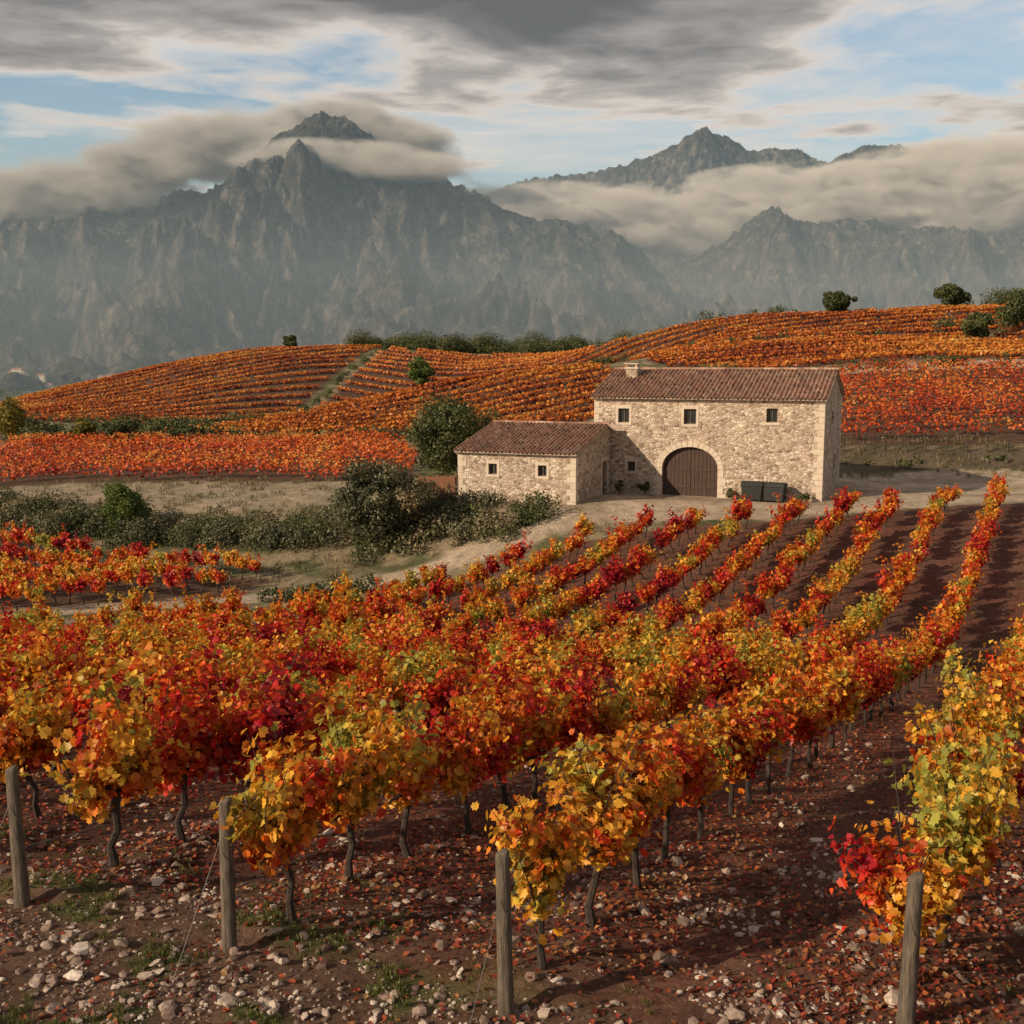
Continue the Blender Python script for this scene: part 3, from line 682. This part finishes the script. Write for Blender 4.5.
def container(x,y,ang):
    mb=MB(); w,d,h=.62,.5,.95
    b=boxv(-w*.88,w*.88,-d*.8,d*.8,.12,h); vs=[list(q) for q in b[0]]
    for q in vs[4:]: q[0]*=1.14;q[1]*=1.18
    mb.add(vs,b[1],0); mb.add(*boxv(-w*1.06,w*1.06,-d*1.02,d*1.02,h+.002,h+.05),0)
    n=8; lid=[]
    for i in range(n+1):
        th=math.pi*i/n
        for sx in(-1,1): lid.append((sx*w*1.04,-d*math.cos(th),h+.052+.2*math.sin(th)))
    mb.add(lid,[(2*i,2*i+1,2*i+3,2*i+2) for i in range(n)]+[tuple(range(0,2*n+1,2))[::-1],tuple(range(1,2*n+2,2))],0)
    for sx in(-1,1):
        for sy in(-1,1): tube(mb,[(sx*w*.75-.03,sy*d*.6,.07),(sx*w*.75+.03,sy*d*.6,.07)],[.075,.075],10,0)
        mb.add(*boxv(sx*w*1.07-.03,sx*w*1.07+.03,-.12,.12,h-.12,h-.06),0)
    X,Y=to_world(x,y); o=mb.obj('waste_container',[M_iron],loc=(X,Y,float(hgt(X,Y)))); o.rotation_euler=(0,0,math.radians(-22)+ang)
container(-4.0,-.9,0.05); container(-2.65,-.8,-.08)
mb=MB()
M_fence=simplemat('orange_wood',(.22,.085,.04),(.36,.16,.08),5,.8,.3,20,stretch=(5,5,.5))
for i in range(11): mb.add(*boxv(-1.1+i*.2,-1.1+i*.2+.18,-.015,.015,0,1.85+random.uniform(-.03,.03)))
for z in (.35,1.4): mb.add(*boxv(-1.15,1.15,.017,.06,z,z+.1))
for x in (-1.15,0,1.15): mb.add(*boxv(x-.05,x+.05,.062,.16,-.3,1.95))
mb.obj('wooden_fence',[M_fence],loc=(-4.6,67.2,float(hgt(-4.6,67.2))))
for x,y,w,h in ((-10.9,-.5,.9,.9),(-5.3,-.5,.8,.7),(-.9,-.6,1.0,.6),(-12.4,-1.0,.6,1.2)):
    X,Y=to_world(x,y); tree('potted_shrub' if h>1 else 'small_bush',X,Y,w,h,M_green,.1,8,120,.02)
print('house',time.time()-T0)

# ------------------------------------------------------------------ mountains
def mountain(name,crest,Yf,Yc,Yb,nx,nyy,seed,base=-45,low=.30,rough=1.0):
    crest=np.array(crest,float); xs=np.linspace(crest[0,0],crest[-1,0],nx)
    tt=np.concatenate([np.linspace(0,1,nyy)**.85,1+np.linspace(0,1,nyy//5)[1:]])
    T,X=np.meshgrid(tt,xs,indexing='ij')
    yc=Yc+90*fbm(X/400,X*0+seed,4,seed)
    Y=np.where(T<1,Yf+(yc-Yf)*T,yc+(Yb-yc)*(T-1))
    wx=X+(1-np.clip(T,0,1))*90*fbm(X/500,Y/500,3,seed+3)
    Hc=np.interp(wx,crest[:,0],crest[:,1])
    Tc=np.clip(T,0,1); env=np.sin(np.pi*Tc)
    Tn=Tc+(.15*fbm(X/260,Y/500,4,seed+9)+.04*fbm(X/70,Y/120,3,seed+12))*env
    P=low*sstep(-.3,.9,Tn)*1.05*(np.clip(Tn,0,2)**.8)+(1-low)*sstep(.36,1.04,Tn)**1.0
    P=P+.009*np.sin(P*36+5*fbm(X/150,Y/150,3,seed+70))*sstep(.45,.6,Tc)*sstep(1,.9,Tc)
    P=np.clip(P,0,1.2)/ (low*1.05*sstep(-.3,.9,1.0)+(1-low)*sstep(.36,1.04,1.0)**1.0)
    P=np.where(T>1,1-.9*(T-1),P)
    Z=base+(Hc-base)*P
    e2=env**.7; wa=fbm(X/160,Y/160,3,seed+5); wb=fbm(X/70,Y/70,3,seed+6)
    r1=ridged(X/330+.5*wa,Y/520,2,seed+20); r2=ridged(X/140+.6*wa,Y/240+.4*wb,3,seed+30,.5); r3=ridged(X/55+.4*wb,Y/90+.4*wa,3,seed+35,.5)
    Z+=rough*e2*(130*(r1-.6)+68*(r2-.56)*sstep(.2,.6,Tc)+22*(r3-.55)*sstep(.4,.7,Tc)+15*fbm(X/60,Y/75,4,seed+40,.5))
    Z+=rough*(17*(ridged(X/44,Y/40,4,seed+50,.55)-.58)+5.0*fbm(X/13,Y/15,3,seed+55))*sstep(.3,.65,Tc)
    Z+=rough*14*(ridged(X/90,X*0+3.3,4,seed+60,.55)-.58)*sstep(.8,1,Tc)
    ny,nx_=X.shape; idx=np.arange(ny*nx_).reshape(ny,nx_)
    F=np.stack([idx[:-1,:-1],idx[:-1,1:],idx[1:,1:],idx[1:,:-1]],-1).reshape(-1,4)
    vv=np.stack([X,Y,Z],-1).reshape(-1,3).tolist(); ff=F.tolist()
    me=bpy.data.meshes.new(name); me.from_pydata(vv,[],ff)
    me.materials.append(M_rock)
    o=bpy.data.objects.new(name,me); col.objects.link(o); return vv,ff
M_rock,t=newmat('mountain_rock')
g_=t.n('ShaderNodeNewGeometry'); pos=g_.outputs['Position']; nz=t.n('ShaderNodeSeparateXYZ',{0:g_.outputs['Normal']}).outputs[2]
ps=t.n('ShaderNodeMapping',{'Vector':pos,'Scale':(1,1,.6)}).outputs[0]
rk=t.ramp(t.noise(ps,.035,10,.78),[(.36,(.016,.018,.021)),(.5,(.085,.082,.080)),(.64,(.30,.27,.24))])
vg=t.ramp(t.noise(pos,.02,8,.7),[(.35,(.014,.022,.011)),(.65,(.085,.085,.038))])
k=t.math('ADD',nz,t.math('MULTIPLY',t.math('SUBTRACT',t.noise(pos,.02,8,.7),.5),.9))
c=t.mix(t.ramp(k,[(.64,gray(0)),(.78,gray(1))]),rk,vg)
b=t.n('ShaderNodeBump',{'Height':t.noise(ps,.05,10,.78),'Strength':1.0,'Distance':30.0}).outputs[0]
finish(t,t.n('ShaderNodeBsdfPrincipled',{'Base Color':c,'Roughness':.95,'Normal':b,'Specular IOR Level':.1}).outputs[0])
A=[(-3000,240),(-2200,270),(-1600,310),(-1174,330),(-900,366),(-790,376),(-762,392),(-704,394),(-635,437),(-575,480),(-530,518),(-484,548),(-460,562),(-426,570),(-380,560),(-312,516),(-256,474),(-215,466),(-198,484),(-175,470),(-150,430),(-96,402),(-5,352),(60,335),(110,330),(225,320),(293,262),(350,190),(480,80),(700,0),(1000,-40)]
B=[(-300,-30),(100,20),(234,90),(367,215),(447,275),(500,298),(560,325),(606,368),(640,390),(673,424),(700,400),(739,384),(846,380),(900,396),(952,395),(1032,373),(1138,368),(1245,355),(1362,350),(1800,340),(2400,330),(3200,300)]
Cc=[(-900,300),(-264,560),(-117,624),(29,680),(176,708),(360,730),(506,765),(617,812),(660,846),(701,862),(750,852),(800,844),(870,806),(947,792),(1057,782),(1167,745),(1240,789),(1369,826),(1450,822),(1534,807),(1607,752),(1790,640),(2300,560),(3400,500)]
mA=mountain('mountain',A,1250,2600,3300,900,320,100)
mountain('mountain',B,1700,3000,3600,700,260,200,low=.26)
mountain('distant_mountain_ridge',Cc,3200,4200,4900,640,150,300,low=.4)
bvh=BVHTree.FromPolygons(mA[0],mA[1])
M_white=simplemat('village_plaster',(.45,.42,.38),(.62,.58,.52),.2,.9,.1)
M_vroof=simplemat('village_roof',(.20,.10,.07),(.28,.15,.10),.2,.9,.1)
vb=MB()
for i in range(54):
    x=-625+R.normal()*46; y=1540+R.normal()*30; hit=bvh.ray_cast(Vector((x,y,900)),Vector((0,0,-1)))
    z=hit[0].z if hit[0] else -26
    w_,d_,h_=R.uniform(4,8),R.uniform(3,5),R.uniform(4,8)
    vb.add(*boxv(x-w_,x+w_,y-d_,y+d_,z-4,z+h_),0)
    vb.add([(x-w_-.3,y-d_-.4,z+h_+.01),(x+w_+.3,y-d_-.4,z+h_+.01),(x+w_+.3,y+d_+.4,z+h_+.01),(x-w_-.3,y+d_+.4,z+h_+.01),(x-w_-.3,y,z+h_+2.2),(x+w_+.3,y,z+h_+2.2)],[(0,1,5,4),(2,3,4,5),(0,4,3),(1,2,5),(0,3,2,1)],1)
vb.obj('distant_village',[M_white,M_vroof])
wb=MB(); cs=[];rs=[]
for i in range(1900):
    y=R.uniform(1270,1900); x=R.uniform(-.52,.12)*y
    if fbm(np.array([x/120]),np.array([y/90]),3,88)[0]<.0: continue
    hit=bvh.ray_cast(Vector((x,y,900)),Vector((0,0,-1)))
    if hit[0]: cs.append((x,y,hit[0].z+2)); rs.append(R.uniform(3,7))
clumps(wb,cs,rs,18,3.0); wb.obj('foothill_woods',[M_green])
print('mtn',time.time()-T0)

# ------------------------------------------------------------------ haze and low cloud (real volumes)
def volbox(name,x0,x1,y0,y1,z0,z1,dens,colr):
    mb=MB(); mb.add(*boxv(x0,x1,y0,y1,z0,z1)); m,t=newmat(name+'_volume')
    vs=t.n('ShaderNodeVolumeScatter',{'Color':(*colr,1),'Density':dens,'Anisotropy':0.0}).outputs[0]
    o=t.n('ShaderNodeOutputMaterial'); t.t.links.new(vs,o.inputs['Volume']); mb.obj(name,[m])
volbox('valley_haze',-3600,3600,420,5600,-60,640,.000105,(.46,.72,1.0))
volbox('low_valley_haze',-3500,3500,700,2700,-58,190,.00026,(.62,.82,1.0))
def cloud(name,blobs,dens,seed):
    e=bpy.data.objects.new(name,None); col.objects.link(e)
    m,t=newmat(name+'_volume'); m.cycles.volume_step_rate=3.0
    oc=t.n('ShaderNodeTexCoord').outputs['Object']; pos=t.n('ShaderNodeNewGeometry').outputs['Position']
    ln=t.n('ShaderNodeVectorMath',{0:oc},operation='LENGTH').outputs['Value']
    ps=t.n('ShaderNodeMapping',{'Vector':pos,'Scale':(.75,.75,1.7),'Location':(seed,0,0)}).outputs[0]
    nz=t.noise(ps,.0105,4,.64)
    d=t.math('SUBTRACT',t.math('ADD',t.math('SUBTRACT',1.0,ln),t.math('MULTIPLY',t.math('SUBTRACT',nz,.5),2.1)),.06)
    d=t.math('MULTIPLY',t.math('MULTIPLY',t.math('MAXIMUM',d,0.0),dens),t.math('SUBTRACT',1.0,t.math('POWER',ln,5.0),True))
    vs=t.n('ShaderNodeVolumeScatter',{'Color':(1,1,1,1),'Density':d,'Anisotropy':-.25}).outputs[0]
    o=t.n('ShaderNodeOutputMaterial'); t.t.links.new(vs,o.inputs['Volume'])
    for i,(x,y,z,rx,ry,rz,tilt) in enumerate(blobs):
        mb=MB(); vs_=[];fs_=[]; a=24;b_=14
        for p in range(b_+1):
            for q in range(a):
                th=math.pi*p/b_; ph_=2*math.pi*q/a; vs_.append((math.sin(th)*math.cos(ph_),math.sin(th)*math.sin(ph_),math.cos(th)))
        for p in range(b_):
            for q in range(a): fs_.append((p*a+q,(p+1)*a+q,(p+1)*a+(q+1)%a,p*a+(q+1)%a))
        mb.add(vs_,fs_); o_=mb.obj('puff_%d'%i,[m],parent=e,loc=(x,y,z)); o_.scale=(rx,ry,rz); o_.rotation_euler=(0,tilt,0)
cloud('cloud_bank',[(330,3150,405,440,220,110,.10),(800,3200,455,520,250,120,-.04),(1300,3150,500,520,260,160,-.10),(1850,3150,510,520,260,175,0),(60,3050,410,260,150,70,.25)],.10,3)
cloud('cloud_bank',[(-1150,2480,360,420,180,75,-.18),(-800,2480,425,320,160,95,-.36),(-340,2440,436,330,120,48,.04),(-600,2850,560,330,150,85,-.2),(-330,2880,590,260,150,55,.2)],.10,40)

# ------------------------------------------------------------------ sky and sun
S=Vector((-.78,-.46,.43)).normalized()
w=bpy.data.worlds.new('World'); scene.world=w; w.use_nodes=True; t=NT(w.node_tree)
sky=t.n('ShaderNodeTexSky',sky_type='NISHITA',sun_disc=False,sun_elevation=math.asin(S.z),sun_rotation=math.atan2(S.x,S.y),air_density=1.2,dust_density=1.2)
gen=t.n('ShaderNodeTexCoord').outputs['Generated']; sp=t.n('ShaderNodeSeparateXYZ',{0:gen})
zc=t.math('MAXIMUM',sp.outputs[2],.03)
u=t.math('DIVIDE',sp.outputs[0],zc); vv=t.math('DIVIDE',sp.outputs[1],zc)
uv=t.n('ShaderNodeCombineXYZ',{0:u,1:vv,2:0.0}).outputs[0]
wn=t.n('ShaderNodeTexNoise',{'Vector':uv,'Scale':.9,'Detail':4.0}).outputs[1]
uvw=t.mix(.30,uv,wn,'LINEAR_LIGHT')
n1=t.noise(t.n('ShaderNodeMapping',{'Vector':uvw,'Location':(1.3,.4,0),'Scale':(.85,.9,1)}).outputs[0],1.0,9,.56)
n2=t.noise(t.n('ShaderNodeMapping',{'Vector':uvw,'Location':(7.3,2.4,0),'Scale':(.45,.8,1)}).outputs[0],1.0,8,.62)
el=t.ramp(sp.outputs[2],[(.17,gray(0)),(.225,gray(.36)),(.29,gray(.82)),(.36,gray(.95)),(.75,gray(.55))])
dk=t.math('ADD',t.math('MULTIPLY',t.math('SUBTRACT',n1,.5),3.0),el)
a1=t.ramp(dk,[(.18,gray(0)),(.46,gray(1))])
cc=t.ramp(dk,[(.2,(.84,.79,.75)),(.42,(.72,.655,.61)),(.60,(.38,.35,.34)),(.85,(.16,.15,.15)),(1,(.11,.104,.104))])
thin=t.ramp(n2,[(.44,gray(0)),(.68,gray(.8))])
skc=t.mix(.7,sky.outputs[0],t.mix(1.0,sky.outputs[0],(.84,.95,1.06),'MULTIPLY'))
bg0=t.n('ShaderNodeBackground',{'Color':skc,'Strength':.13}).outputs[0]
bg1=t.n('ShaderNodeBackground',{'Color':(.76,.74,.72,1),'Strength':1.0}).outputs[0]
bg2=t.n('ShaderNodeBackground',{'Color':cc,'Strength':1.0}).outputs[0]
m1=t.n('ShaderNodeMixShader',{0:thin,1:bg0,2:bg1}).outputs[0]
m2=t.n('ShaderNodeMixShader',{0:a1,1:m1,2:bg2}).outputs[0]
o=t.n('ShaderNodeOutputWorld'); t.t.links.new(m2,o.inputs[0])
sl=bpy.data.lights.new('sun','SUN'); sl.energy=5.0; sl.angle=math.radians(.8); sl.color=(1,.82,.60)
so=bpy.data.objects.new('sun',sl); col.objects.link(so); so.rotation_euler=(-S).to_track_quat('-Z','Y').to_euler()

cd=bpy.data.cameras.new('camera'); cd.sensor_width=36; cd.lens=38.67; cd.clip_end=20000; cd.clip_start=.1
co=bpy.data.objects.new('camera',cd); col.objects.link(co); co.location=(0,0,4.8); co.rotation_euler=(math.radians(90-7.61),0,0)
scene.camera=co
scene.view_settings.view_transform='Standard'; scene.view_settings.look='None'; scene.view_settings.exposure=0
print('done',time.time()-T0)
